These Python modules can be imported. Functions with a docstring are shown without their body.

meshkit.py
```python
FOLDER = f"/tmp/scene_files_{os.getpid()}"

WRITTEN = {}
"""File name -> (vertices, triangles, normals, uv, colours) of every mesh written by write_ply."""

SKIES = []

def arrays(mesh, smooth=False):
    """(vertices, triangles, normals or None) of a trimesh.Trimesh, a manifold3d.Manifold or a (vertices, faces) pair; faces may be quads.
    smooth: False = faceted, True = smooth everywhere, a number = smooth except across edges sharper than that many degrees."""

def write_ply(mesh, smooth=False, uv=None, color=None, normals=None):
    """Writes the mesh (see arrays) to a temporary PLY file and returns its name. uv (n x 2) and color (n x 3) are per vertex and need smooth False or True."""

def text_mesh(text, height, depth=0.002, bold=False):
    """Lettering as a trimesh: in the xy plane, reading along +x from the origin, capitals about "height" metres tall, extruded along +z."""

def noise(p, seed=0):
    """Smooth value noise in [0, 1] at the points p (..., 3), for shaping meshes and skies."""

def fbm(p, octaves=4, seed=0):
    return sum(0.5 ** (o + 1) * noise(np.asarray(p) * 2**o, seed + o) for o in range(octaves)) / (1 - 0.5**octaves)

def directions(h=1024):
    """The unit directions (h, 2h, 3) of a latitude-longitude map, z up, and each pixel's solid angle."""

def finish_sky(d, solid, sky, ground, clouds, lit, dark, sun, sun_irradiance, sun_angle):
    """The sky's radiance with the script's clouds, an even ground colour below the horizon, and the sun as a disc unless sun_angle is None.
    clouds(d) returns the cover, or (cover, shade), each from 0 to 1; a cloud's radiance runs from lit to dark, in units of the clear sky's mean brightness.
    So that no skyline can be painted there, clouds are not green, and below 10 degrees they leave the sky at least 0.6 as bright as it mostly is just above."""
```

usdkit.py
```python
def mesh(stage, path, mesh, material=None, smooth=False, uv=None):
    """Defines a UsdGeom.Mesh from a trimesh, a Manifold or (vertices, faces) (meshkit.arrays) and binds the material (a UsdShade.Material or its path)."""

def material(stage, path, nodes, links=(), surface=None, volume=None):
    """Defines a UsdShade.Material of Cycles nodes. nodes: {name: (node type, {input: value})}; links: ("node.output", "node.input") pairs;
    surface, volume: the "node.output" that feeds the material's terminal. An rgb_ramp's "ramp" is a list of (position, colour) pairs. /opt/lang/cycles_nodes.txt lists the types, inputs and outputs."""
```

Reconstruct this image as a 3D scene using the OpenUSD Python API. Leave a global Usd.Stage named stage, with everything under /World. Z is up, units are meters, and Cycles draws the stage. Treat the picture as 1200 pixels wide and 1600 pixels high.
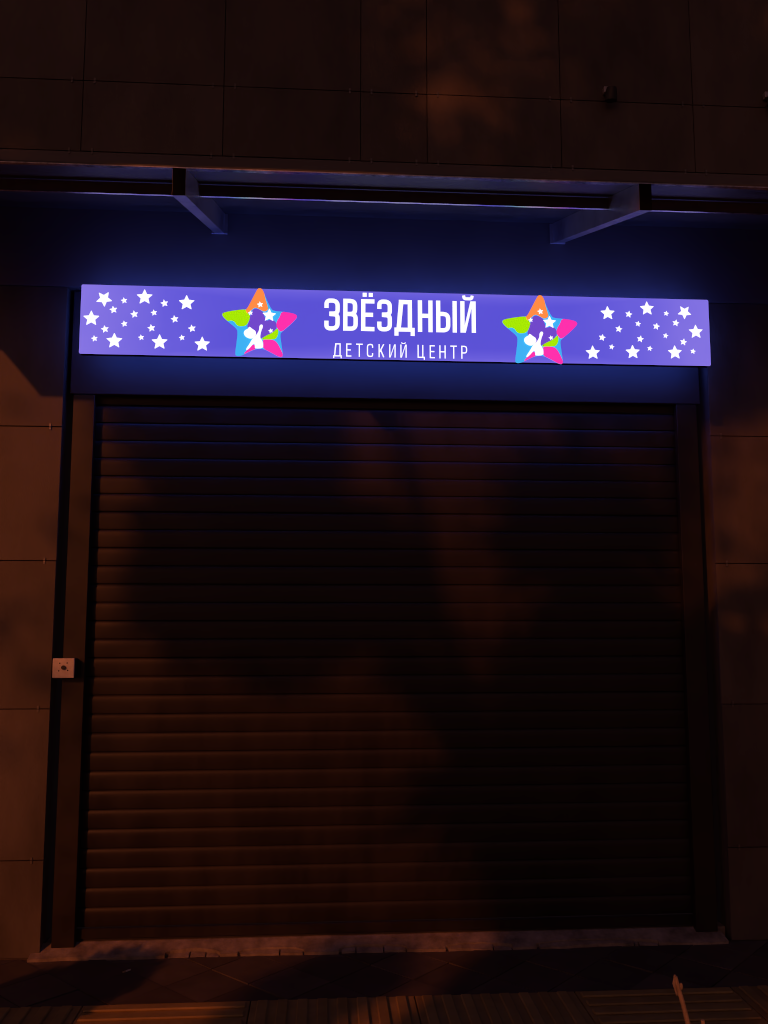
import math, random
import numpy as np
import trimesh, usdkit, meshkit
from shapely.geometry import Polygon, LineString, Point, box as sbox
from shapely.ops import unary_union
from shapely import affinity
from pxr import Usd, UsdGeom, UsdLux, UsdShade, Sdf, Gf, Vt

stage = Usd.Stage.CreateInMemory()
UsdGeom.SetStageUpAxis(stage, UsdGeom.Tokens.z)
UsdGeom.SetStageMetersPerUnit(stage, 1.0)
W = UsdGeom.Xform.Define(stage, '/World')
stage.SetDefaultPrim(W.GetPrim())
UsdGeom.Scope.Define(stage, '/World/Looks')

# ------------------------------------------------------------------ camera, sky, lamp light
H, D, YAW, PITCH, FPX = 1.37, 3.874, 0.069, 0.115, 1400.0      # photograph pixels (1200 x 1600)
EYE = np.array([0.0, -D, H])
FWD = np.array([math.sin(YAW)*math.cos(PITCH), math.cos(YAW)*math.cos(PITCH), math.sin(PITCH)])
RGT = np.cross(FWD, [0, 0, 1]); RGT /= np.linalg.norm(RGT)
UPV = np.cross(RGT, FWD)
cam = UsdGeom.Camera.Define(stage, '/World/camera')
m = Gf.Matrix4d(1.0)
for i, r in enumerate((RGT, UPV, -FWD)):
    m.SetRow(i, Gf.Vec4d(*map(float, r), 0))
m.SetRow(3, Gf.Vec4d(*map(float, EYE), 1))
cam.AddTransformOp().Set(m)
cam.CreateHorizontalApertureAttr(36.0)
cam.CreateVerticalApertureAttr(48.0)
cam.CreateFocalLengthAttr(36.0*FPX/1200)
cam.CreateExposureAttr(0.0)

TO_LAMP = np.array([-0.66, -1.0, 0.445]); TO_LAMP /= np.linalg.norm(TO_LAMP)
lamp = UsdLux.DistantLight.Define(stage, '/World/street_light_glow')
lamp.CreateNormalizeAttr(True)
lamp.CreateIntensityAttr(0.245)
lamp.CreateAngleAttr(0.8)
lamp.CreateColorAttr(Gf.Vec3f(1.0, 0.20, 0.045))
z = TO_LAMP; x = np.cross([0, 0, 1], z); x /= np.linalg.norm(x); y = np.cross(z, x)
m = Gf.Matrix4d(1.0)
for i, r in enumerate((x, y, z)):
    m.SetRow(i, Gf.Vec4d(*map(float, r), 0))
lamp.AddTransformOp().Set(m)

dome = UsdLux.DomeLight.Define(stage, '/World/sky')
sky = usdkit.material(stage, '/World/Looks/night_sky', {
    'sky': ('sky_texture', {'sky_type': 'single_scattering', 'sun_disc': False, 'sun_elevation': float(math.asin(TO_LAMP[2])),
                            'sun_rotation': float(math.atan2(TO_LAMP[0], TO_LAMP[1])), 'aerosol_density': 2.0}),
    'tc': ('texture_coordinate', {}),
    'n': ('noise_texture', {'scale': 2.2, 'detail': 5.0, 'roughness': 0.6}),
    'cl': ('rgb_ramp', {'ramp': [(0.35, (0.95, 0.40, 0.40)), (0.7, (1.0, 0.42, 0.38))]}),
    'mul': ('mix', {'mix_type': 'multiply', 'fac': 1.0}),
    'bg': ('background_shader', {'strength': 0.0175})},
    [('tc.generated', 'n.vector'), ('n.fac', 'cl.fac'), ('sky.color', 'mul.color1'), ('cl.color', 'mul.color2'), ('mul.color', 'bg.color')], surface='bg.background')
UsdShade.MaterialBindingAPI.Apply(dome.GetPrim()).Bind(sky)

# ------------------------------------------------------------------ helpers
def ray(px, py):
    return FWD + RGT*(px-600)/FPX + UPV*(800-py)/FPX
def at_y(px, py, Y=0.0):
    d = ray(px, py); t = (Y-EYE[1])/d[1]; return EYE + d*t
def at_z(px, py, Z=0.0):
    d = ray(px, py); t = (Z-EYE[2])/d[2]; return EYE + d*t

USED = {}
def path_of(name, parent=None):
    base = (parent.GetPath().pathString if parent else '/World') + '/' + name
    k = USED.get(base, -1) + 1; USED[base] = k
    return base if k == 0 else f'{base}_{k:03d}'
def obj(name, mesh, mat, parent=None, smooth=False, label=None, cat=None, group=None, kind=None):
    p = usdkit.mesh(stage, path_of(name, parent), mesh, MAT[mat] if isinstance(mat, str) else mat, smooth=smooth).GetPrim()
    return tag(p, label, cat, group, kind)
def tag(p, label=None, cat=None, group=None, kind=None):
    for k, v in (('label', label), ('category', cat), ('group', group), ('kind', kind)):
        if v: p.SetCustomDataByKey(k, v)
    return p
def thing(name, loc=(0, 0, 0), label=None, cat=None, group=None, kind=None, parent=None):
    x = UsdGeom.Xform.Define(stage, path_of(name, parent))
    if tuple(loc) != (0, 0, 0): x.AddTranslateOp().Set(Gf.Vec3d(*map(float, loc)))
    return tag(x.GetPrim(), label, cat, group, kind)

def cat_(*ms): return trimesh.util.concatenate(list(ms))
def bx(x0, x1, y0, y1, z0, z1):
    b = trimesh.creation.box([x1-x0, y1-y0, z1-z0]); b.apply_translation([(x0+x1)/2, (y0+y1)/2, (z0+z1)/2]); return b
def cbx(x0, x1, y0, y1, z0, z1, c=0.002):
    """box with chamfered edges"""
    pts = []
    for sx in (0, 1):
        for sy in (0, 1):
            for sz in (0, 1):
                px, py, pz = (x0, x1)[sx], (y0, y1)[sy], (z0, z1)[sz]
                dx, dy, dz = (c, -c)[sx], (c, -c)[sy], (c, -c)[sz]
                pts += [(px+dx, py+dy, pz), (px+dx, py, pz+dz), (px, py+dy, pz+dz)]
    return trimesh.convex.convex_hull(np.array(pts))
def prism(poly, t, org=(0, 0, 0)):
    """shapely polygon (x, z) as a plate standing upright; its back at y = org[1], its front t nearer to the street"""
    gs = getattr(poly, 'geoms', [poly])
    out = []
    for g in gs:
        if g.is_empty or g.area < 1e-9 or g.geom_type != 'Polygon': continue
        e = trimesh.creation.extrude_polygon(g, t, engine='earcut')
        v = e.vertices.copy()
        e.vertices = np.c_[v[:, 0], -v[:, 2], v[:, 1]] + np.asarray(org)
        out.append(e)
    return cat_(*out)
def flat(poly, t, z):
    """shapely polygon (x, y) as a slab whose underside lies at z"""
    out = []
    for g in getattr(poly, 'geoms', [poly]):
        if g.is_empty or g.area < 1e-8 or g.geom_type != 'Polygon': continue
        e = trimesh.creation.extrude_polygon(g, t, engine='earcut'); e.apply_translation([0, 0, z]); out.append(e)
    return cat_(*out) if out else None
def tube(pts, radii, n=7):
    pts = np.asarray(pts, float); radii = np.broadcast_to(np.asarray(radii, float), (len(pts),))
    t = np.gradient(pts, axis=0); t /= np.linalg.norm(t, axis=1, keepdims=True)
    a = np.cross(t, np.where(np.abs(t[:, 2:]) < 0.9, [0, 0, 1.0], [1.0, 0, 0])); a /= np.linalg.norm(a, axis=1, keepdims=True)
    b = np.cross(t, a); ang = np.arange(n)*2*np.pi/n
    v = pts[:, None]+radii[:, None, None]*(np.cos(ang)[None, :, None]*a[:, None]+np.sin(ang)[None, :, None]*b[:, None])
    v = v.reshape(-1, 3); f = []
    for i in range(len(pts)-1):
        for j in range(n):
            k = (j+1) % n; f += [(i*n+j, i*n+k, (i+1)*n+k), (i*n+j, (i+1)*n+k, (i+1)*n+j)]
    c0, c1 = len(v), len(v)+1; v = np.vstack([v, pts[0], pts[-1]]); e = (len(pts)-1)*n
    for j in range(n):
        k = (j+1) % n; f += [(c0, k, j), (c1, e+j, e+k)]
    return trimesh.Trimesh(v, np.array(f), process=False)

# ------------------------------------------------------------------ materials
MAT = {}
def lin(r, g, b):
    return tuple((c/255/12.92 if c/255 <= 0.04045 else ((c/255+0.055)/1.055)**2.4) for c in (r, g, b))
def rough_mat(name, dark, light, scale=6, rough=0.6, bump=0.3, dist=0.002, fine=120, vary=0.12, metal=0.0, spec=None, stretch=None):
    p = {'roughness': rough, 'metallic': metal}
    if spec is not None: p['specular_ior_level'] = spec
    n = {'g': ('geometry', {}), 'mp': ('mapping', {'scale': stretch or (1, 1, 1)}),
         'n': ('noise_texture', {'scale': scale, 'detail': 6.0, 'roughness': 0.62}),
         'f': ('noise_texture', {'scale': fine, 'detail': 3.0, 'roughness': 0.6}),
         'r': ('rgb_ramp', {'ramp': [(0.3, dark), (0.7, light)]}),
         'o': ('object_info', {}), 'mr': ('map_range', {'from_min': 0.0, 'from_max': 1.0, 'to_min': 1-vary, 'to_max': 1+vary}),
         'h': ('hsv', {'hue': 0.5, 'saturation': 1.0, 'fac': 1.0}),
         'rr': ('map_range', {'from_min': 0.3, 'from_max': 0.7, 'to_min': rough-0.08, 'to_max': min(1.0, rough+0.08)}),
         'b': ('bump', {'strength': bump, 'distance': dist}), 'p': ('principled_bsdf', p)}
    l = [('g.position', 'mp.vector'), ('mp.vector', 'n.vector'), ('mp.vector', 'f.vector'), ('n.fac', 'r.fac'), ('o.random', 'mr.value'), ('mr.result', 'h.value'),
         ('r.color', 'h.color'), ('h.color', 'p.base_color'), ('n.fac', 'rr.value'), ('rr.result', 'p.roughness'), ('f.fac', 'b.height'), ('b.normal', 'p.normal')]
    MAT[name] = usdkit.material(stage, '/World/Looks/'+name, n, l, surface='p.BSDF')
rough_mat('wall_tile', (0.064, 0.057, 0.051), (0.138, 0.123, 0.110), scale=2.6, rough=0.55, bump=0.3, fine=140, vary=0.16, stretch=(1.6, 1, 0.7))
rough_mat('backing', (0.09, 0.08, 0.075), (0.14, 0.125, 0.115), rough=0.9)
rough_mat('lintel_paint', (0.125, 0.125, 0.135), (0.165, 0.165, 0.175), scale=2.0, rough=0.6, bump=0.1)
rough_mat('box_paint', (0.026, 0.026, 0.030), (0.042, 0.042, 0.047), scale=2.0, rough=0.6, bump=0.1)
rough_mat('shutter_paint', (0.010, 0.0084, 0.0078), (0.021, 0.017, 0.0152), scale=3.0, rough=0.46, bump=0.12, vary=0.16, stretch=(2.2, 1, 0.6))
rough_mat('rail_paint', (0.013, 0.0108, 0.0098), (0.023, 0.0186, 0.0165), scale=5.0, rough=0.42, bump=0.05)
rough_mat('steel_paint', (0.42, 0.415, 0.44), (0.58, 0.575, 0.60), scale=9.0, rough=0.40, bump=0.1, metal=0.55)
rough_mat('dark_steel', (0.035, 0.035, 0.04), (0.06, 0.06, 0.065), scale=9.0, rough=0.5, bump=0.1)
rough_mat('sheet_metal', (0.055, 0.058, 0.066), (0.15, 0.155, 0.165), scale=7.0, rough=0.42, bump=0.25, dist=0.003, fine=40, stretch=(1, 5, 1))
rough_mat('sheet_edge', (0.45, 0.45, 0.47), (0.9, 0.9, 0.92), scale=14.0, rough=0.27, bump=0.5, dist=0.001, fine=55, metal=0.9)
rough_mat('concrete', (0.13, 0.115, 0.10), (0.42, 0.37, 0.32), scale=13.0, rough=0.85, bump=0.6, fine=90, vary=0.08)
rough_mat('mortar', (0.10, 0.09, 0.08), (0.2, 0.18, 0.16), scale=20.0, rough=0.95, bump=0.8, dist=0.006)
rough_mat('paver', (0.065, 0.056, 0.05), (0.12, 0.10, 0.09), scale=6.0, rough=0.8, bump=0.5, fine=110, vary=0.25)
rough_mat('tactile', (0.30, 0.22, 0.08), (0.42, 0.31, 0.12), scale=12.0, rough=0.75, bump=0.5, fine=120, vary=0.15)
rough_mat('asphalt', (0.035, 0.035, 0.036), (0.065, 0.064, 0.063), scale=3.0, rough=0.9, bump=0.7, fine=150)
rough_mat('clip_metal', (0.16, 0.155, 0.15), (0.26, 0.25, 0.24), rough=0.35, metal=0.6)
rough_mat('switch_plastic', (0.66, 0.65, 0.63), (0.84, 0.83, 0.80), scale=40, rough=0.5, bump=0.1)
rough_mat('dark_plastic', (0.02, 0.02, 0.022), (0.04, 0.04, 0.042), rough=0.5)
rough_mat('black_rubber', (0.005, 0.005, 0.006), (0.009, 0.009, 0.01), rough=0.85, spec=0.1)
rough_mat('bark', (0.06, 0.045, 0.035), (0.14, 0.11, 0.085), scale=14, rough=0.95, bump=1.0, dist=0.02, fine=40)
rough_mat('dead_leaf', (0.12, 0.085, 0.05), (0.2, 0.15, 0.09), scale=14, rough=0.9)
rough_mat('stalk', (0.42, 0.33, 0.22), (0.60, 0.48, 0.34), scale=60, rough=0.8, bump=0.8, fine=200)
def leaf_mat(name, col, trans):
    MAT[name] = usdkit.material(stage, '/World/Looks/'+name, {
        'p': ('principled_bsdf', {'base_color': col, 'roughness': 0.5}), 't': ('translucent_bsdf', {'color': trans}), 'm': ('mix_closure', {'fac': 0.25})},
        [('p.BSDF', 'm.closure1'), ('t.BSDF', 'm.closure2')], surface='m.closure')
leaf_mat('leaf', (0.05, 0.085, 0.03), (0.08, 0.12, 0.03))
leaf_mat('palm_leaf', (0.05, 0.08, 0.035), (0.06, 0.09, 0.03))
def glow(name, col, strength=1.0):
    MAT[name] = usdkit.material(stage, '/World/Looks/'+name, {'p': ('principled_bsdf', {'base_color': tuple(0.6*c for c in col), 'roughness': 0.3, 'emission_color': col, 'emission_strength': strength})}, [], surface='p.BSDF')

# ------------------------------------------------------------------ building facade
rnd = random.Random(7)
OX0, OX1 = -1.12, 1.746               # the doorway in the tile cladding
LINTEL_TOP = 2.80
DOOR_TOP = 2.315
J = 0.0036
building = thing('building', (0, 0, 0), 'building facade clad in large square stone tiles around the shuttered doorway', 'building')
hole = sbox(-7, -0.3, 8, 6.6).difference(sbox(OX0-0.004, -0.4, OX1+0.004, LINTEL_TOP))
obj('backing_wall', prism(hole, 0.4, (0, 0.414, 0)), 'backing', building)
obj('lintel', bx(OX0-0.002, OX1+0.002, 0.15, 0.4, DOOR_TOP+0.09, LINTEL_TOP-0.004), 'lintel_paint', building)
rows = [0.0, 0.38, 0.985, 1.60, 2.177, 2.80, 3.43, 3.766, 4.39, 5.017, 5.644, 6.27]
upper = [-1.09-0.627*k for k in range(9, 0, -1)] + [-1.09, -0.463, 0.16, 0.467, 1.094, 1.73] + [1.73+0.627*k for k in range(1, 10)]
left = [OX0-0.627*k for k in range(9, -1, -1)]
right = [OX1+0.627*k for k in range(0, 10)]
def panel(x0, x1, z0, z1, clip=True):
    dy = rnd.uniform(-0.0012, 0.0012)
    p = cbx(x0+J/2, x1-J/2, dy, 0.012, z0+J/2, z1-J/2, 0.0008)
    p.vertices[:, 1] += (p.vertices[:, 0]-(x0+x1)/2)*rnd.uniform(-0.002, 0.002) + (p.vertices[:, 2]-(z0+z1)/2)*rnd.uniform(-0.002, 0.002)
    o = obj('wall_tile', p, 'wall_tile', building)
    if clip:
        for xx in (x0+0.05, x1-0.05):
            obj('clip', cat_(bx(xx-0.004, xx+0.004, -0.004, 0.008, z0-0.013, z0-0.001), bx(xx-0.004, xx+0.004, -0.004, 0.008, z0+0.001, z0+0.013)), 'clip_metal', o)
for z0, z1 in zip(rows[:-1], rows[1:]):
    if z0 >= 2.79:
        for x0, x1 in zip(upper[:-1], upper[1:]):
            if z0 < 3.4 and -1.8 < x0 < 2.3: continue
            panel(x0, x1, z0, z1, clip=-1.9 < x0 < 2.2 and 3.2 < z0 < 4.5)
    else:
        for a in (left, right):
            for x0, x1 in zip(a[:-1], a[1:]):
                panel(x0, x1, z0, z1, clip=-1.9 < x0 < 2.2 and z0 > 0.1)

obj('fascia_panel', cbx(-1.7145, 2.3545, -0.001, 0.0118, LINTEL_TOP+0.002, 3.4275, 0.001), 'lintel_paint', building)

# ------------------------------------------------------------------ roller shutter
SX0, SX1 = -0.992, 1.603
shutter = thing('roller_shutter', (0, 0, 0), 'closed dark brown roller shutter of horizontal slats under the lit sign', 'roller shutter')
P = 0.0785
prof = [(0.002, -0.004), (-0.0018, -0.0032), (-0.0028, 0.006), (-0.0036, 0.024), (-0.0040, 0.042), (-0.0037, 0.054), (-0.0024, 0.064), (0.0004, 0.0705), (0.0036, 0.0742), (0.0070, 0.0765), (0.014, 0.0765), (0.014, 0.002)]
def slat(z):
    pv = np.array(prof); n = len(pv); v = []
    jz = rnd.uniform(-0.0008, 0.0008); sag = rnd.uniform(-0.0012, 0.0012)
    for xx in (SX0-0.03, SX1+0.03):
        for (yy, zz) in pv: v.append((xx, 0.066+yy+jz, z+zz+(sag if xx > 0 else 0)))
    f = []
    for i in range(n):
        k = (i+1) % n; f += [(i, n+i, n+k), (i, n+k, k)]
    for i in range(1, n-1): f += [(0, i, i+1), (n, n+i+1, n+i)]
    t = trimesh.Trimesh(np.array(v), np.array(f), process=False); t.fix_normals(); return t
Z0 = 0.098
nslat = 0
zz = Z0
while zz < DOOR_TOP+0.03:
    obj('slat', slat(zz), 'shutter_paint', shutter, smooth=40); zz += P
obj('bottom_bar', cat_(cbx(SX0-0.03, SX1+0.03, 0.052, 0.084, 0.050, Z0-0.006, 0.003)), 'shutter_paint', shutter)
obj('bottom_seal', bx(SX0-0.02, SX1+0.02, 0.06, 0.078, 0.043, 0.0495), 'dark_plastic', shutter)
for a, b in ((-1.084, SX0), (SX1, 1.697)):
    obj('guide_rail', cat_(cbx(a, b, 0.02, 0.052, 0.03, DOOR_TOP+0.01, 0.002), cbx(a, (a+SX0+-0.03)/2 if a < 0 else b, 0.0525, 0.12, 0.03, DOOR_TOP+0.01, 0.001) if a < 0 else cbx(a+0.03, b, 0.0525, 0.12, 0.03, DOOR_TOP+0.01, 0.001)), 'rail_paint', shutter)
obj('shutter_box', cbx(-1.1, 1.715, 0.021, 0.13, DOOR_TOP+0.012, LINTEL_TOP-0.01, 0.003), 'box_paint', shutter)

# ------------------------------------------------------------------ key switch
SB0, SB1 = at_y(83, 1029, -0.03), at_y(115, 1059, -0.03)
ks = thing('key_switch', (0, 0, 0), 'small pale square key switch box on the left shutter rail', 'switch')
sx0, sx1, sz0, sz1 = SB0[0], SB1[0], SB1[2], SB0[2]
obj('housing', cbx(sx0, sx1, -0.024, 0.0195, sz0, sz1, 0.003), 'dark_plastic', ks)
obj('face_plate', cbx(sx0-0.001, sx1+0.001, -0.031, -0.0245, sz0-0.001, sz1+0.001, 0.002), 'switch_plastic', ks)
cx, cz = (sx0+sx1)/2+0.001, (sz0+sz1)/2+0.003
cy = trimesh.creation.cylinder(0.0085, 0.008, sections=20); cy.apply_transform(trimesh.transformations.rotation_matrix(np.pi/2, [1, 0, 0])); cy.apply_translation([cx, -0.034, cz])
k = obj('lock_cylinder', cy, 'dark_steel', ks, smooth=30)
obj('keyhole', bx(cx-0.001, cx+0.001, -0.0385, -0.037, cz-0.005, cz+0.005), 'dark_plastic', k)
for dx, dz in ((-0.016, 0.017), (0.014, 0.018), (-0.019, -0.014), (0.017, -0.012)):
    obj('mark', prism(Point(cx+dx, cz+dz).buffer(0.0028, 4), 0.0004, (0, -0.031, 0)), 'dark_steel', ks)

# ------------------------------------------------------------------ illuminated sign
FY = -0.16                                    # front face of the light box
c = [at_y(px, py, FY) for px, py in ((127, 445.5), (1107, 467.5), (1110.5, 571.5), (123.5, 553.5))]
GX0, GX1 = (c[0][0]+c[3][0])/2, (c[1][0]+c[2][0])/2
GZ1, GZ0 = (c[0][2]+c[1][2])/2, (c[2][2]+c[3][2])/2+0.002
sign = thing('shop_sign', (0, 0, 0), 'long purple backlit sign with white lettering, stars and two colourful star logos', 'sign')
gxc, gzc = (GX0+GX1)/2, (GZ0+GZ1)/2
MAT['sign_face'] = usdkit.material(stage, '/World/Looks/sign_face', {
    'tc': ('texture_coordinate', {}), 's': ('separate_xyz', {}),
    'ax': ('math', {'math_type': 'subtract', 'value2': gxc}), 'aa': ('math', {'math_type': 'absolute'}),
    'mx': ('map_range', {'range_type': 'smoothstep', 'from_min': 0.55, 'from_max': 1.45, 'to_min': 0.0, 'to_max': 1.0, 'clamp': True}),
    'az': ('math', {'math_type': 'subtract', 'value2': gzc}), 'ab': ('math', {'math_type': 'absolute'}),
    'mz': ('map_range', {'range_type': 'smoothstep', 'from_min': 0.085, 'from_max': 0.158, 'to_min': 0.0, 'to_max': 0.62, 'clamp': True}),
    'n': ('noise_texture', {'scale': 5.0, 'detail': 2.0}), 'nm': ('map_range', {'from_min': 0.3, 'from_max': 0.7, 'to_min': -0.06, 'to_max': 0.06}),
    'mm': ('math', {'math_type': 'maximum'}), 'ad': ('math', {'math_type': 'add'}),
    'r': ('rgb_ramp', {'ramp': [(0.0, lin(90, 81, 213)), (0.5, lin(104, 93, 219)), (1.0, lin(134, 117, 227))]}),
    'p': ('principled_bsdf', {'base_color': (0.06, 0.045, 0.25), 'roughness': 0.25, 'emission_strength': 1.0})},
    [('tc.object', 's.vector'), ('s.x', 'ax.value1'), ('ax.value', 'aa.value1'), ('aa.value', 'mx.value'), ('s.z', 'az.value1'), ('az.value', 'ab.value1'), ('ab.value', 'mz.value'),
     ('mx.result', 'mm.value1'), ('mz.result', 'mm.value2'), ('tc.object', 'n.vector'), ('n.fac', 'nm.value'), ('mm.value', 'ad.value1'), ('nm.result', 'ad.value2'), ('ad.value', 'r.fac'), ('r.color', 'p.emission_color')], surface='p.BSDF')
glow('sign_white', (1.05, 1.05, 1.08))
glow('film_orange', lin(255, 140, 68)); glow('film_lime', lin(166, 232, 2)); glow('film_blue', lin(62, 176, 242))
glow('film_pink', lin(252, 48, 172)); glow('film_violet', lin(112, 72, 202))
glow('sign_back', (0.24, 0.42, 2.7))
glow('sign_top', (0.5, 0.6, 2.6))
face = sbox(GX0, GZ0, GX1, GZ1).buffer(-0.006).buffer(0.006, 6)
obj('face_panel', prism(face, 0.006, (0, FY+0.006, 0)), 'sign_face', sign)
ring = face.buffer(-0.0005).difference(face.buffer(-0.004))
topband = sbox(GX0+0.02, GZ1-0.02, GX1-0.02, GZ1+0.02)
obj('side_return', prism(ring.difference(topband), 0.028, (0, FY+0.0345, 0)), 'dark_steel', sign)
obj('top_return', prism(ring.intersection(topband), 0.027, (0, FY+0.034, 0)), 'sign_top', sign)
obj('back_panel', prism(face.buffer(-0.004), 0.006, (0, FY+0.0352+0.006, 0)), 'sign_back', sign)
for xx in np.linspace(GX0+0.2, GX1-0.2, 4):
    obj('mounting_bracket', bx(xx-0.02, xx+0.02, FY+0.042, 0.0205, gzc-0.05, gzc+0.05), 'dark_steel', sign)

def sp(px, py):
    p = at_y(px, py, FY); return (p[0], p[2])
def film(name, poly, mat, t=0.0012, lift=0.0, parent=None):
    return obj(name, prism(poly, t, (0, FY-0.0002-lift, 0)), mat, parent or sign)
def star_poly(cx, cz, r, rot=0.0, inner=0.47, soft=0.09):
    a = [math.pi/2+rot+k*math.pi/5 for k in range(10)]
    p = Polygon([(cx+(r if k % 2 == 0 else r*inner)*math.cos(t), cz+(r if k % 2 == 0 else r*inner)*math.sin(t)) for k, t in enumerate(a)])
    return p.buffer(-soft*r*0.5).buffer(soft*r*0.5+soft*r*0.35, 4).buffer(-soft*r*0.35)
PM = (GX1-GX0)/984.0                    # metres of sign face per photograph pixel
def stars(lst, ox, oy, s):
    for zx, zy, zr, rot in lst:
        x, z = sp(ox+zx/s, oy+zy/s)
        film('star', star_poly(x, z, zr/s*PM*1.06, rot), 'sign_white')
stars([(188, 141, 37, -0.55), (378, 133, 37, .02), (575, 160, 37, .02), (128, 233, 37, .02), (236, 338, 37, .02), (448, 344, 37, .02), (648, 354, 36, .02),
       (282, 149, 15, .2), (232, 192, 18, .2), (471, 162, 18, .2), (330, 213, 18, .2), (422, 206, 15, .2), (283, 258, 15, .2), (192, 283, 18, .2), (410, 278, 18, .2),
       (519, 236, 18, .2), (600, 280, 18, .2), (143, 327, 15, .2), (362, 322, 14, .2), (553, 323, 14, .2)], 100, 420, 3.0)
stars([(598, 188, 37, .02), (792, 165, 37, .02), (977, 183, 36, .60), (1033, 280, 37, .02), (525, 383, 37, .02), (722, 380, 37, .02), (930, 382, 37, .02),
       (702, 193, 18, -.2), (887, 189, 14, -.2), (748, 240, 15, -.2), (934, 236, 18, -.2), (838, 253, 18, -.2), (653, 266, 18, -.2), (571, 308, 18, -.2), (884, 299, 14, -.2),
       (759, 315, 18, -.2), (972, 330, 18, -.2), (618, 354, 14, -.2), (806, 362, 14, -.2), (1019, 376, 14, -.2)], 760, 430, 1200/380)

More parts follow.
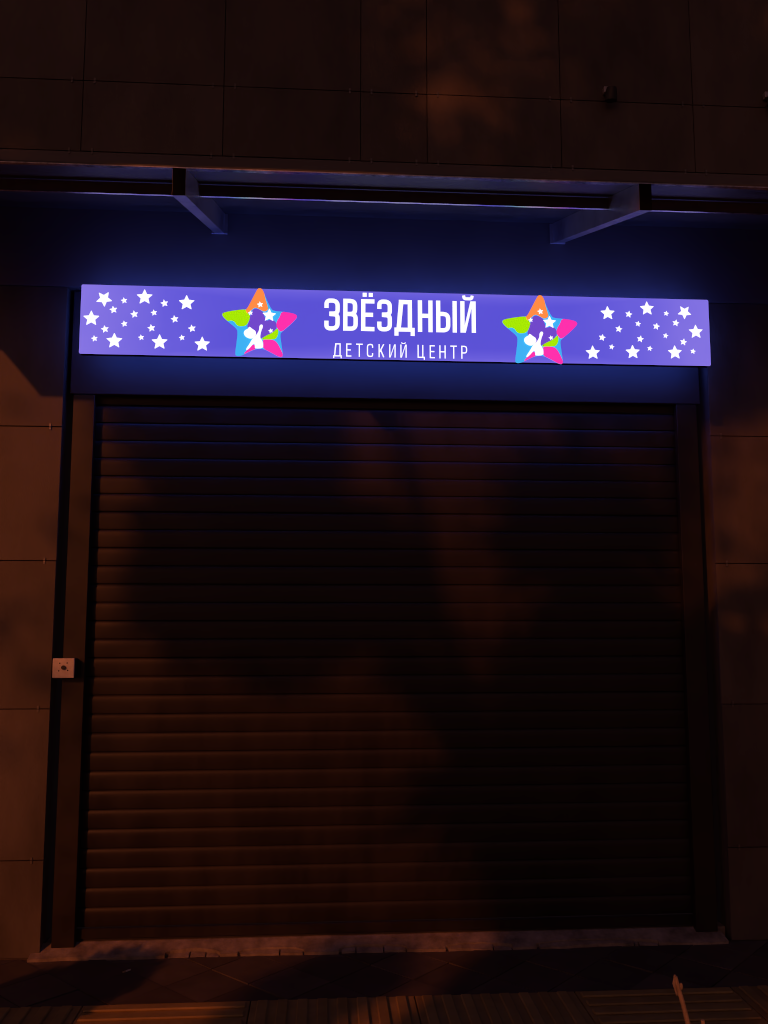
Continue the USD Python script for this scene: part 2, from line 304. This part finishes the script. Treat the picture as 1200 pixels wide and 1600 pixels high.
# lettering, drawn as condensed strokes in a box w wide and 1 high
def fillet(pts, rad):
    out = []
    n = len(pts)
    for i, p in enumerate(pts):
        p = np.array(p, float)
        if i in (0, n-1) or rad <= 0: out.append(tuple(p)); continue
        a, b = np.array(pts[i-1], float), np.array(pts[i+1], float)
        r = min(rad, np.linalg.norm(a-p)*0.5, np.linalg.norm(b-p)*0.5)
        q0, q1 = p+(a-p)/np.linalg.norm(a-p)*r, p+(b-p)/np.linalg.norm(b-p)*r
        for t in np.linspace(0, 1, 7): out.append(tuple((1-t)**2*q0+2*t*(1-t)*p+t*t*q1))
    return out
def st(pts, s, rad=0.0):
    return LineString(fillet(pts, rad)).buffer(s/2, cap_style=2, join_style=2 if rad == 0 else 1)
def glyph(ch, w, s):
    h = s/2; B = lambda x0, y0, x1, y1: sbox(x0, y0, x1, y1)
    if ch == 'З':
        r = min(w*0.42, 0.26)
        return unary_union([st([(h, 0.70), (h, 1-h), (w-h, 1-h), (w-h, 0.535), (w*0.34, 0.525)], s, r), st([(w*0.34, 0.515), (w-h, 0.505), (w-h, h), (h, h), (h, 0.30)], s, r), B(w*0.34-0.01, 0.52-h, w*0.62, 0.52+h)])
    if ch == 'В':
        r = min(w*0.4, 0.2)
        return unary_union([B(0, 0, s, 1), st([(h, 1-h), (w-h-0.02, 1-h), (w-h-0.02, 0.525), (h, 0.525)], s, r), st([(h, 0.525), (w-h, 0.525), (w-h, h), (h, h)], s, r)])
    if ch in 'ЕЁ':
        g = [B(0, 0, s, 1), B(0, 0, w, s), B(0, 1-s, w, 1), B(0, 0.51-h, w*0.9, 0.51+h)]
        if ch == 'Ё': g += [B(w*0.12, 1.075, w*0.12+s*0.95, 1.20), B(w*0.88-s*0.95, 1.075, w*0.88, 1.20)]
        return unary_union(g)
    if ch == 'Д':
        a, b = w*0.13, w*0.87
        return unary_union([B(0, 0, w, s*0.95), B(0, -0.13, s*0.95, 0.01), B(w-s*0.95, -0.13, w, 0.01), B(b-s, 0, b, 1), B(w*0.22, 1-s, b, 1),
                            Polygon([(w*0.09, 0), (w*0.09+s, 0), (w*0.26+s*0.95, 1), (w*0.26-0.02, 1)])])
    if ch == 'Н': return unary_union([B(0, 0, s, 1), B(w-s, 0, w, 1), B(0, 0.51-h, w, 0.51+h)])
    if ch == 'Ы':
        v = w*0.68
        return unary_union([B(0, 0, s, 1), B(w-s, 0, w, 1), st([(h, 0.58), (v-h, 0.58), (v-h, h), (h, h)], s, 0.2)])
    if ch in 'ИЙ':
        g = [B(0, 0, s, 1), B(w-s, 0, w, 1), Polygon([(s*0.6, 0), (s*1.25, 0), (w-s*0.6, 1), (w-s*1.25, 1)])]
        if ch == 'Й': g.append(st([(w*0.22, 1.18), (w*0.26, 1.08), (w*0.74, 1.08), (w*0.78, 1.18)], s*0.72, 0.2))
        return unary_union(g)
    if ch == 'Т': return unary_union([B(0, 1-s, w, 1), B(w/2-h, 0, w/2+h, 1)])
    if ch == 'С':
        return st([(w-h, 0.70), (w-h, 1-h), (h, 1-h), (h, h), (w-h, h), (w-h, 0.30)], s, min(w*0.45, 0.3))
    if ch == 'К':
        return unary_union([B(0, 0, s, 1), st([(s*0.9, 0.40), (w-h, 1.0)], s*1.02), st([(w*0.36, 0.56), (w-h, 0.0)], s*1.02), ]).intersection(B(-1, 0, w+1, 1))
    if ch == 'Ц': return unary_union([B(0, 0, s, 1), B(w*0.78-s, 0, w*0.78, 1), B(0, 0, w, s), B(w-s, -0.13, w, 0.01)])
    if ch == 'Р': return unary_union([B(0, 0, s, 1), st([(h, 1-h), (w-h, 1-h), (w-h, 0.45), (h, 0.45)], s, min(w*0.4, 0.25))])
def write(text, boxes, top, bot, stroke):
    """boxes: x ranges in the pixels of a 4x enlargement of the photograph at (480, 430); top/bot: y as linear functions of x there"""
    for ch, (a, b) in zip(text, boxes):
        f = lambda X, Y: sp(480+X/4, 430+Y/4)
        xm = (a+b)/2
        x0, x1 = f(a, bot(xm))[0], f(b, bot(xm))[0]
        z0, z1 = f(xm, bot(xm))[1], f(xm, top(xm))[1]
        hgt = z1-z0
        g = affinity.translate(affinity.scale(glyph(ch, (x1-x0)/hgt, stroke), hgt, hgt, origin=(0, 0)), x0, z0)
        film('letter', g, 'sign_white')
write('ЗВЁЗДНЫЙ', [(106, 203), (224, 316), (336, 420), (437, 530), (545, 672), (692, 784), (806, 936), (958, 1055)],
      lambda X: 145+(X-106)*0.0205, lambda X: 345+(X-106)*0.0165, 0.131)
write('ДЕТСКИЙЦЕНТР', [(162, 216), (243, 276), (305, 347), (373, 412), (446, 482), (512, 553), (582, 622), (690, 736), (766, 798), (826, 866), (895, 936), (963, 1000)],
      lambda X: 425+(X-162)*0.0205, lambda X: 507+(X-162)*0.019, 0.088)

# the two star logos: outlines measured on an 8x enlargement of the left one
def smooth_poly(pts, it=2):
    p = np.array(pts, float)
    for _ in range(it):
        q = np.roll(p, -1, 0); p = np.stack([0.75*p+0.25*q, 0.25*p+0.75*q], 1).reshape(-1, 2)
    return p
STAR = [(610, 80), (640, 100), (660, 140), (700, 245), (755, 350), (790, 368), (900, 378), (1040, 402), (1075, 430), (1068, 462), (985, 545), (880, 632), (862, 660),
        (872, 745), (896, 900), (890, 945), (850, 945), (760, 895), (650, 838), (550, 842), (420, 905), (370, 930), (310, 932), (298, 900), (315, 780), (332, 630), (315, 585),
        (215, 505), (145, 440), (135, 405), (165, 385), (300, 360), (430, 348), (450, 340), (500, 245), (560, 130), (582, 92)]
LOGO = [('film_orange', [(610, 70), (655, 80), (672, 200), (700, 290), (716, 345), (690, 372), (650, 375), (600, 345), (555, 325), (520, 340), (470, 400), (440, 400), (425, 350), (480, 240), (560, 90)]),
        ('film_lime', [(120, 380), (430, 340), (440, 385), (490, 420), (480, 480), (440, 555), (360, 562), (320, 550), (290, 500), (250, 488), (200, 500), (110, 430)]),
        ('film_pink', [(880, 370), (1090, 390), (1090, 470), (880, 640), (835, 600), (815, 560), (818, 500), (860, 440)]),
        ('film_lime', [(625, 718), (680, 680), (770, 640), (820, 588), (840, 600), (838, 660), (815, 712), (780, 725), (640, 728)]),
        ('film_pink', [(640, 722), (780, 728), (830, 770), (885, 880), (910, 960), (840, 960), (640, 838), (655, 780)]),
        ('film_pink', [(425, 912), (405, 900), (480, 830), (535, 775), (555, 830), (550, 850)])]
VIOLET = [(555, 335), (600, 348), (650, 380), (670, 440), (690, 495), (740, 470), (800, 495), (822, 540), (818, 590), (760, 645), (690, 680), (620, 718), (560, 700), (470, 600), (445, 560), (480, 480), (490, 410), (520, 350)]
CHILD = [[(485, 568), (515, 595), (550, 615), (562, 640), (560, 672), (520, 710), (490, 718), (440, 700), (410, 665), (408, 630), (430, 605), (465, 590), (470, 570)],
         [(628, 538), (648, 548), (645, 580), (628, 610), (608, 705), (640, 740), (650, 790), (650, 835), (545, 842), (548, 800), (535, 770), (480, 835), (450, 858), (434, 855), (445, 830), (480, 780), (515, 715), (555, 680), (575, 655), (600, 610), (600, 570), (612, 545)]]
LSTARS = [(612, 290, 42, .15), (492, 395, 33, .15), (726, 425, 90, -.02), (745, 618, 33, .25)]
def logo(ox, oy, s, dx, dy):
    f = lambda q: sp(ox+(q[0]+dx)/s, oy+(q[1]+dy)/s)
    PP = lambda pts, it=2: Polygon([f(q) for q in smooth_poly(pts, it)]).buffer(0)
    outline = PP(STAR)
    lg = thing('star_logo', (0, 0, 0), parent=sign)
    film('star_base', outline, 'film_blue', 0.0006, 0.0, lg)
    film('centre_patch', PP(VIOLET).intersection(outline), 'film_violet', 0.0006, 0.0010, lg)
    for mat, pts in LOGO:
        film('colour_patch', PP(pts).intersection(outline), mat, 0.0006, 0.0020, lg)
    film('child_figure', unary_union([PP(c) for c in CHILD]), 'sign_white', 0.0006, 0.0030, lg)
    for x, y, r, rot in LSTARS:
        cx, cz = f((x, y)); film('little_star', star_poly(cx, cz, r/s*PM, rot), 'sign_white', 0.0006, 0.0030, lg)
logo(330, 440, 8.0, 0, 0)
logo(767.5, 451.0, 8.0, 0, 0)

# ------------------------------------------------------------------ canopy
canopy = thing('entrance_canopy', (0, 0, 0), 'sloping metal canopy on two steel arms above the lit sign', 'canopy')
DF, ZF = 1.10, 2.802                           # front edge of the sheet's underside
SL = math.tan(math.radians(18.0))
CX0, CX1 = -1.945, 2.75
def roof_z(d): return ZF+(DF-d)*SL
sheet = trimesh.Trimesh(np.array([(xx, -d, roof_z(d)+o) for xx in (CX0, CX1) for d, o in ((DF, 0), (DF, 0.006), (0.0015, 0.006), (0.0015, 0))]),
                        np.array([(0, 1, 5), (0, 5, 4), (1, 2, 6), (1, 6, 5), (2, 3, 7), (2, 7, 6), (3, 0, 4), (3, 4, 7), (0, 3, 2), (0, 2, 1), (4, 5, 6), (4, 6, 7)]), process=False); sheet.fix_normals()
obj('roof_sheet', sheet, 'sheet_metal', canopy)
lipx = np.linspace(CX0, CX1, 140)
lw = 0.009+0.008*meshkit.noise(np.c_[lipx*7, lipx*0, lipx*0], 3)+0.003*meshkit.noise(np.c_[lipx*31, lipx*0, lipx*0], 6)
hem = Polygon([(a, -DF-0.004) for a in lipx]+[(a, -DF-0.004+w) for a, w in zip(lipx[::-1], lw[::-1])]).buffer(0)
obj('front_hem', flat(hem, 0.0035, ZF-0.0048), 'sheet_edge', canopy)
def beam(d0, d1, xc, w, h0, h1):
    """an arm under the sheet from depth d0 to d1; h0, h1 its heights at the two ends"""
    v = []
    for d, h in ((d0, h0), (d1, h1)):
        for xx in (xc-w/2, xc+w/2):
            v += [(xx, -d, roof_z(d)-0.001), (xx, -d, roof_z(d)-0.001-h)]
    return trimesh.convex.convex_hull(np.array(v))
def purlin(d, h, t, x0, x1):
    return bx(x0, x1, -d-t/2, -d+t/2, roof_z(d)-0.002-h, roof_z(d)-0.002-SL*t)
ARMS = (-0.468, 1.064)
for xa in ARMS:
    a = obj('arm', beam(1.0985, 0.002, xa, 0.043, 0.094, 0.094), 'steel_paint', canopy)
    obj('end_cap', bx(xa-0.0205, xa+0.0205, -1.101, -1.0988, roof_z(1.1)-0.094, roof_z(1.1)-0.004), 'black_rubber', a)
    obj('wall_plate', cbx(xa-0.035, xa+0.035, -0.009, -0.0025, roof_z(0)-0.1, roof_z(0)-0.005, 0.001), 'steel_paint', a)
_d = ray(600, 297); _t = (ZF+DF*SL-EYE[2]+SL*EYE[1])/(_d[2]-SL*_d[1]); DP = -(EYE[1]+_d[1]*_t)
print('purlin depth', DP)
segs = [(CX0+0.01, ARMS[0]-0.022), (ARMS[0]+0.022, ARMS[1]-0.022), (ARMS[1]+0.022, CX1-0.01)]
for x0, x1 in segs:
    p = obj('purlin', purlin(DP, 0.042, 0.006, x0, x1), 'steel_paint', canopy)
    obj('flange', bx(x0, x1, -DP-0.006, -DP+0.003, roof_z(DP)-0.0475, roof_z(DP)-0.0445), 'sheet_edge', p)

# ------------------------------------------------------------------ small spot lamps on the upper wall
def spot(px, py, label):
    q = at_y(px, py, -0.02)
    t = thing('wall_spotlight', (q[0], 0, q[2]), label, 'wall light')
    obj('base_plate', cbx(-0.024, 0.024, -0.03, -0.0025, 0.0, 0.03, 0.002), 'steel_paint', t)
    obj('neck', tube([(0, -0.014, 0.002), (0, -0.03, -0.014), (0, -0.05, -0.02)], 0.006), 'dark_plastic', t)
    body = tube([(0, -0.062, 0.004), (0, -0.058, -0.012), (0, -0.048, -0.052)], [0.022, 0.026, 0.028], 14)
    b = obj('lamp_head', body, 'dark_plastic', t, smooth=40)
    obj('lens', tube([(0, -0.0478, -0.0525), (0, -0.0475, -0.0545)], [0.022, 0.022], 14), 'dark_steel', b)
spot(951, 146, 'small unlit spotlight on the upper wall, whole inside the picture')
spot(1202, 154, 'small unlit spotlight on the upper wall, cut by the right picture edge')

# ------------------------------------------------------------------ ground
g = 150.0
obj('ground', trimesh.Trimesh([(-g, -g, -0.12), (g, -g, -0.12), (g, g, -0.12), (-g, g, -0.12)], [(0, 1, 2), (0, 2, 3)], process=False), 'asphalt', kind='structure', label='dark asphalt ground around the building', cat='ground')
pave = thing('pavement', (0, 0, 0), 'pavement of diagonal tiles with a strip of ribbed tactile tiles', 'pavement', kind='structure')
obj('bed', bx(-7, 8, -8.0, 0.011, -0.14, -0.026), 'mortar', pave)
TY0, TS = -0.462, 0.585
TX0 = at_z(125, 1580, 0)[0]
lat = 0.1555
zone = sbox(-4.2, TY0+0.004, 4.6, 0.0)
for i in range(-26, 34):
    for j in range(-3, 3):
        if (i+j) % 2 == 0: continue
        cxp, cyp = -0.42+lat*i, -0.155-lat*j
        d = Polygon([(cxp-lat, cyp), (cxp, cyp-lat), (cxp+lat, cyp), (cxp, cyp+lat)]).buffer(-0.0022, join_style=2).intersection(zone)
        if d.is_empty or d.area < 1e-4: continue
        o = flat(d, 0.024, -0.026)
        tz = rnd.uniform(-0.002, 0.0015); ax, ay = rnd.uniform(-0.012, 0.012), rnd.uniform(-0.012, 0.012)
        v = o.vertices; top = v[:, 2] > -0.01
        v[top, 2] += tz+(v[top, 0]-cxp)*ax+(v[top, 1]-cyp)*ay; o.vertices = v
        obj('paving_tile', o, 'paver', pave)
pat = {-4: 'V', -3: 'H', -2: 'V', -1: 'V', 0: 'H', 1: 'V', 2: 'V', 3: 'H', 4: 'V', 5: 'V', 6: 'H'}
for k, way in pat.items():
    x0 = TX0+k*(TS+0.004); x1 = x0+TS; y1 = TY0; y0 = y1-TS
    t = obj('tactile_tile', cbx(x0, x1, y0, y1, -0.026, 0.0, 0.002), 'tactile', pave)
    for q in range(8):
        if way == 'V':
            a = x0+0.022+q*0.0706; b = cbx(a, a+0.040, y0+0.012, y1-0.012, -0.001, 0.008, 0.004)
        else:
            a = y1-0.062-q*0.0706; b = cbx(x0+0.012, x1-0.012, a, a+0.040, -0.001, 0.008, 0.004)
        obj('rib', b, 'tactile', t)
# plain slabs behind the tactile row, under and behind the viewer
for i in range(-8, 10):
    for j in range(0, 6):
        x0 = -0.9+0.6*i; y1 = TY0-TS-0.006-0.6*j
        obj('paving_slab', cbx(x0+0.003, x0+0.597, y1-0.597, y1-0.003, -0.026, rnd.uniform(-0.004, -0.001), 0.002), 'paver', pave)

step = thing('doorstep', (0, 0, 0), 'pale cracked concrete threshold along the foot of the shutter', 'doorstep', kind='structure')
xs = np.linspace(-1.16, 1.72, 120)
fr = -0.030+0.012*(meshkit.fbm(np.c_[xs*5, xs*0, xs*0], 4, 2)-0.5)*2
main = Polygon([(-1.15, 0.0515)]+[(a, b) for a, b in zip(xs, fr)]+[(1.71, 0.0515)]).buffer(0)
bites = []
for (a, b, dpt) in ((-0.62, -0.40, 0.022), (-0.33, -0.06, 0.018), (0.08, 0.36, 0.020), (0.52, 0.80, 0.016), (0.9, 1.42, 0.019)):
    xx = np.linspace(a, b, 14); dd = -0.030+0.012+dpt*np.sin(np.linspace(0, np.pi, 14))**0.5+0.006*(meshkit.noise(np.c_[xx*40, xx*0, xx*0], 8)-0.5)
    bites.append(Polygon([(a, -0.2)]+list(zip(xx, dd))+[(b, -0.2)]))
slab = main.difference(unary_union(bites))
def slope(o, dz=0.0):
    v = o.vertices; t = v[:, 2] > -0.02
    v[t, 2] = 0.001+dz+(v[t, 1]+0.05)*0.40; o.vertices = v
    return o
mm = slope(flat(slab, 0.045, -0.022))
obj('slab', mm, 'concrete', step)
for i, b in enumerate(bites):
    chip = b.intersection(Polygon([(-2, 0.2)]+[(u, w-0.010+0.006*meshkit.noise(np.array([u*60, 0, 0]), 4)) for u, w in zip(xs, fr)]+[(2, 0.2)]).buffer(0)).buffer(-0.0048, join_style=2)
    chips = []
    x0, _, x1, _ = chip.bounds
    n = 2 if i % 2 else 3
    cuts = [x0]+sorted(rnd.uniform(x0+0.05, x1-0.05) for _ in range(n-1))+[x1]
    for a, c2 in zip(cuts[:-1], cuts[1:]):
        q = chip.intersection(Polygon([(a+0.002, -1), (c2-0.002, -1), (c2-0.002+0.01, 1), (a+0.002+0.01, 1)])).buffer(-0.001, join_style=2)
        if q.is_empty: continue
        o = flat(q, 0.033, -0.022)
        if o is not None: obj('chip', slope(o, rnd.uniform(-0.010, -0.001)), 'concrete', step)
obj('sill', cbx(-1.118, 1.744, 0.052, 0.14, -0.022, 0.0405, 0.002), 'concrete', step)
lip = sbox(-1.17, -0.055, 1.74, 0.11)
obj('mortar_bed', flat(lip, 0.018, -0.0215), 'mortar', step)

# litter: a cigarette end and a pale scrap by the doorstep
def butt(px0, py0, px1, py1, label, z=0.004):
    a, b = at_z(px0, py0, z), at_z(px1, py1, z)
    t = thing('cigarette_end', (0, 0, 0), label, 'litter')
    mid = a+(b-a)*0.35
    obj('filter', tube([a, mid], 0.0035, 8), 'stalk', t, smooth=40); obj('paper', tube([mid, b], 0.0033, 8), 'switch_plastic', t, smooth=40)
butt(192, 1519, 204, 1515, 'small pale cigarette end lying on the diagonal tiles left of the doorway')
q = at_z(125, 1472, 0.025)
sc = smooth_poly([(-.02, 0), (-.008, .011), (.014, .004), (.02, -.009), (0, -.006)], 2)
scrap = trimesh.creation.extrude_polygon(Polygon(sc+q[:2]), 0.002, engine='earcut'); v = scrap.vertices; v[:, 2] += 0.0235+6*((v[:, 0]-q[0])**2); scrap.vertices = v
obj('dry_leaf', scrap, 'stalk', label='pale curled dry leaf lying on the left end of the doorstep', cat='leaf')

# ------------------------------------------------------------------ bare stalks at the lower right
def stalks():
    t0 = at_y(1055, 1526, -2.0); t1 = at_y(1075, 1600, -2.0)
    d = (t1-t0)/(t0[2]-t1[2])
    base = np.array([t1[0]+0.03, -2.02, 0.0])
    s = thing('dry_plant', base, 'bare dry stalk standing in front of the right end of the doorstep', 'plant')
    L = lambda p: np.asarray(p)-base
    mid = t0+(t1-t0)*0.25
    obj('stem', tube([(0, 0, -0.02), L(t1)*0.5+[0.004, 0, 0], L(t1), L(t0+(t1-t0)*0.6)+[0.001, 0, 0], L(mid), L(t0)], [0.008, 0.0065, 0.0055, 0.005, 0.0048, 0.0044], 8), 'stalk', s, smooth=50)
    obj('broken_tip', tube([L(mid)+[-0.004, -0.002, -0.012], L(t0)+[-0.004, -0.002, -0.012], L(t0)+[-0.001, -0.001, 0.004]], [0.002, 0.0034, 0.002], 7), 'stalk', s, smooth=50)
    obj('bud', trimesh.Trimesh(*(lambda i: (i.vertices*[0.004, 0.004, 0.007]+L(mid)+[0.006, 0, 0.004], i.faces))(trimesh.creation.icosphere(1)), process=False), 'stalk', s, smooth=True)
    e0 = at_y(1098, 1594, -2.0)
    obj('stem', tube([(0.01, 0, -0.02), L(e0)*0.55+[0.012, 0, 0], L(e0)], [0.006, 0.005, 0.004], 7), 'stalk', s, smooth=50)
    obj('root_collar', tube([(0.003, 0, -0.03), (0.003, 0, 0.012), (0.002, 0, 0.03)], [0.02, 0.014, 0.008], 8), 'stalk', s, smooth=50)
stalks()

# ------------------------------------------------------------------ street planting behind the viewer, which shades the front
def leaf_cloud(centres, radii, n, size, seed):
    R = np.random.default_rng(seed)
    k = R.integers(0, len(centres), n)
    d = R.normal(size=(n, 3)); d /= np.linalg.norm(d, axis=1, keepdims=True)
    r = R.uniform(0.15, 1.0, n)**0.5
    p = np.asarray(centres)[k]+d*r[:, None]*np.asarray(radii)[k][:, None]*[1, 1, 0.8]
    u = R.normal(size=(n, 3)); u /= np.linalg.norm(u, axis=1, keepdims=True)
    w = np.cross(u, R.normal(size=(n, 3))); w /= np.linalg.norm(w, axis=1, keepdims=True)
    s = size*R.uniform(0.6, 1.3, n)[:, None]
    v = np.stack([p-u*s, p+w*s*0.4, p+u*s, p-w*s*0.4], 1).reshape(-1, 3)
    f = np.arange(n)[:, None]*4
    return trimesh.Trimesh(v, np.vstack([f+[0, 1, 2], f+[0, 2, 3]]), process=False)
def street_tree(base, label):
    t = thing('street_tree', base, label, 'tree')
    limb_ends = [(-1.1, 0.2, 5.0), (0.1, -0.4, 6.0), (0.5, 0.3, 6.2), (-1.6, -0.3, 6.2), (1.0, -0.2, 6.6), (-0.6, 0.5, 6.9)]
    twig = tube([(0, 0, 2.45), (-0.3, 0, 2.7), (-0.62, 0, 2.95)], [0.03, 0.02, 0.01], 6)
    parts = [tube([(0, 0, -0.1), (0.03, 0, 1.5), (-0.02, 0.02, 3.0), (0, 0, 3.7)], [0.17, 0.13, 0.115, 0.10], 10)]
    for e in limb_ends:
        e = np.array(e); parts.append(tube([(0, 0, 3.5), e*[0.4, 0.4, 1]*[1, 1, 0]+[0, 0, 4.3], e], [0.075, 0.05, 0.02], 7))
    obj('trunk', cat_(*parts, twig), 'bark', t, smooth=50)
    R = np.random.default_rng(11)
    cs = [np.array(e)+R.normal(size=3)*0.12 for e in limb_ends]+[np.array([R.uniform(-2.5, 1.6), R.uniform(-0.7, 0.7), R.uniform(6.4, 8.2)]) for _ in range(26)]
    cs += [np.array([0.95, 0.0, 5.72]), np.array([0.35, 0.2, 5.75])]
    cs += [np.array([-0.62, 0.0, 2.95])]
    cs += [np.array([R.uniform(-1.4, -0.9), R.uniform(-0.5, 0.5), R.uniform(4.4, 5.5)]) for _ in range(4)]
    rs = [0.5]*len(limb_ends)+[R.uniform(0.5, 0.85) for _ in range(26)]+[0.4, 0.42, 0.24]+[0.4]*4
    obj('crown', cat_(leaf_cloud(cs, rs, 20000, 0.085, 5), leaf_cloud([(-2.2, 0.1, 4.6), (-0.45, 0.1, 4.35), (0.9, 0.1, 5.0)], [0.9, 0.32, 0.5], 270, 0.08, 8)), 'leaf', t)
street_tree((-3.75, -7.0, 0.0), 'leafy street tree standing behind the viewer')

def palm(base):
    base = np.array(base, float)
    R = np.random.default_rng(3)
    t = thing('palm_tree', base, 'thick shaggy palm standing behind the viewer to the left', 'tree')
    h = 3.15
    zs = np.linspace(-0.1, h, 14)
    obj('trunk', tube(np.c_[0*zs, 0*zs, zs], 0.24+0.03*R.uniform(-1, 1, 14), 12), 'bark', t, smooth=50)
    v, f = [], []
    def blade(p, q, w, side):
        n = len(v); v.extend([p-side*w, p+side*w, q]); f.append((n, n+1, n+2))
    for k in range(5200):                                   # old leaves hanging round the trunk
        a = R.uniform(0, 2*np.pi); zz = R.uniform(0.8, h+0.1); rr = (R.uniform(0.26, 0.54)+max(0, np.cos(a))*0.12)*(1.0 if zz > 2.3 else 0.8)
        out = np.array([np.cos(a), np.sin(a), 0]); sd = np.array([-np.sin(a), np.cos(a), 0])
        p = out*rr+[0, 0, zz]; L = R.uniform(0.3, 0.75)
        blade(p, p+out*R.uniform(0.0, 0.18)+sd*R.normal()*0.16+np.array([0, 0, -L]), 0.028, sd)
    obj('dead_leaf_skirt', trimesh.Trimesh(np.array(v), np.array(f), process=False), 'dead_leaf', t)
    for k in range(62):
        a = k*2.39996 if k < 34 else (R.uniform(-0.9, 0.7) if k < 50 else R.uniform(2.5, 3.8)); el = R.uniform(0.8, 1.5) if k < 24 else R.uniform(-0.7, 0.0) if k < 50 else R.uniform(-1.3, -0.8)
        L = R.uniform(0.5, 0.8) if k < 50 else R.uniform(0.25, 0.4)
        out = np.array([np.cos(a), np.sin(a), 0]); sd = np.array([-np.sin(a), np.cos(a), 0])
        d = out*np.cos(el)+np.array([0, 0, np.sin(el)])
        b0 = np.array([0, 0, h])+out*0.12
        far = base+b0+d*(L+0.55)+np.array([0, 0, -0.2])
        fx, fz = far[0]-0.66*far[1], far[2]+0.445*far[1]      # where its tip darkens the front
        if (1.25 < fx < 1.62 and fz > 1.2) or (fx > 1.62 and fz > 1.6) or (fx < 0.72 and fz > 0.75): continue
        hub = b0+d*L+np.array([0, 0, -0.1*L])
        stem = tube([b0, b0+d*L*0.5, hub], [0.016, 0.012, 0.008], 5)
        v, f = [], []
        nrm = np.cross(d, sd)
        for q in np.linspace(-1.9, 1.9, 30):                # a fan of pointed segments
            dd = d*np.cos(q)+sd*np.sin(q); Lq = R.uniform(0.5, 0.68)*(0.75+0.25*np.cos(q))
            tip = hub+dd*Lq+np.array([0, 0, -0.14*R.uniform(0.4, 1.5)])
            mid = hub+dd*Lq*0.55; w = np.cross(dd, nrm); w /= np.linalg.norm(w)
            n = len(v); v.extend([hub, mid-w*0.021, mid+w*0.021, tip]); f += [(n, n+1, n+2), (n+1, n+3, n+2)]
        fr_ = obj('frond', cat_(stem, trimesh.Trimesh(np.array(v), np.array(f), process=False)), 'palm_leaf', t)
palm((-1.62, -4.5, 0.0))

def shrub(base):
    t = thing('shrub', base, 'low rounded shrub beside the pavement left of the doorway', 'shrub')
    obj('stems', cat_(*[tube([(0, 0, -0.03), (0.08*math.cos(a), 0.08*math.sin(a), 0.2), (0.2*math.cos(a), 0.2*math.sin(a), 0.42)], [0.012, 0.009, 0.005], 5) for a in np.linspace(0, 5.2, 6)]), 'bark', t)
    obj('foliage', leaf_cloud([(0, 0, 0.4), (0.14, 0.05, 0.3), (-0.14, 0.0, 0.32), (0, -0.1, 0.58)], [0.28, 0.26, 0.26, 0.22], 4200, 0.038, 9), 'leaf', t)
shrub((-1.80, -1.55, -0.01))
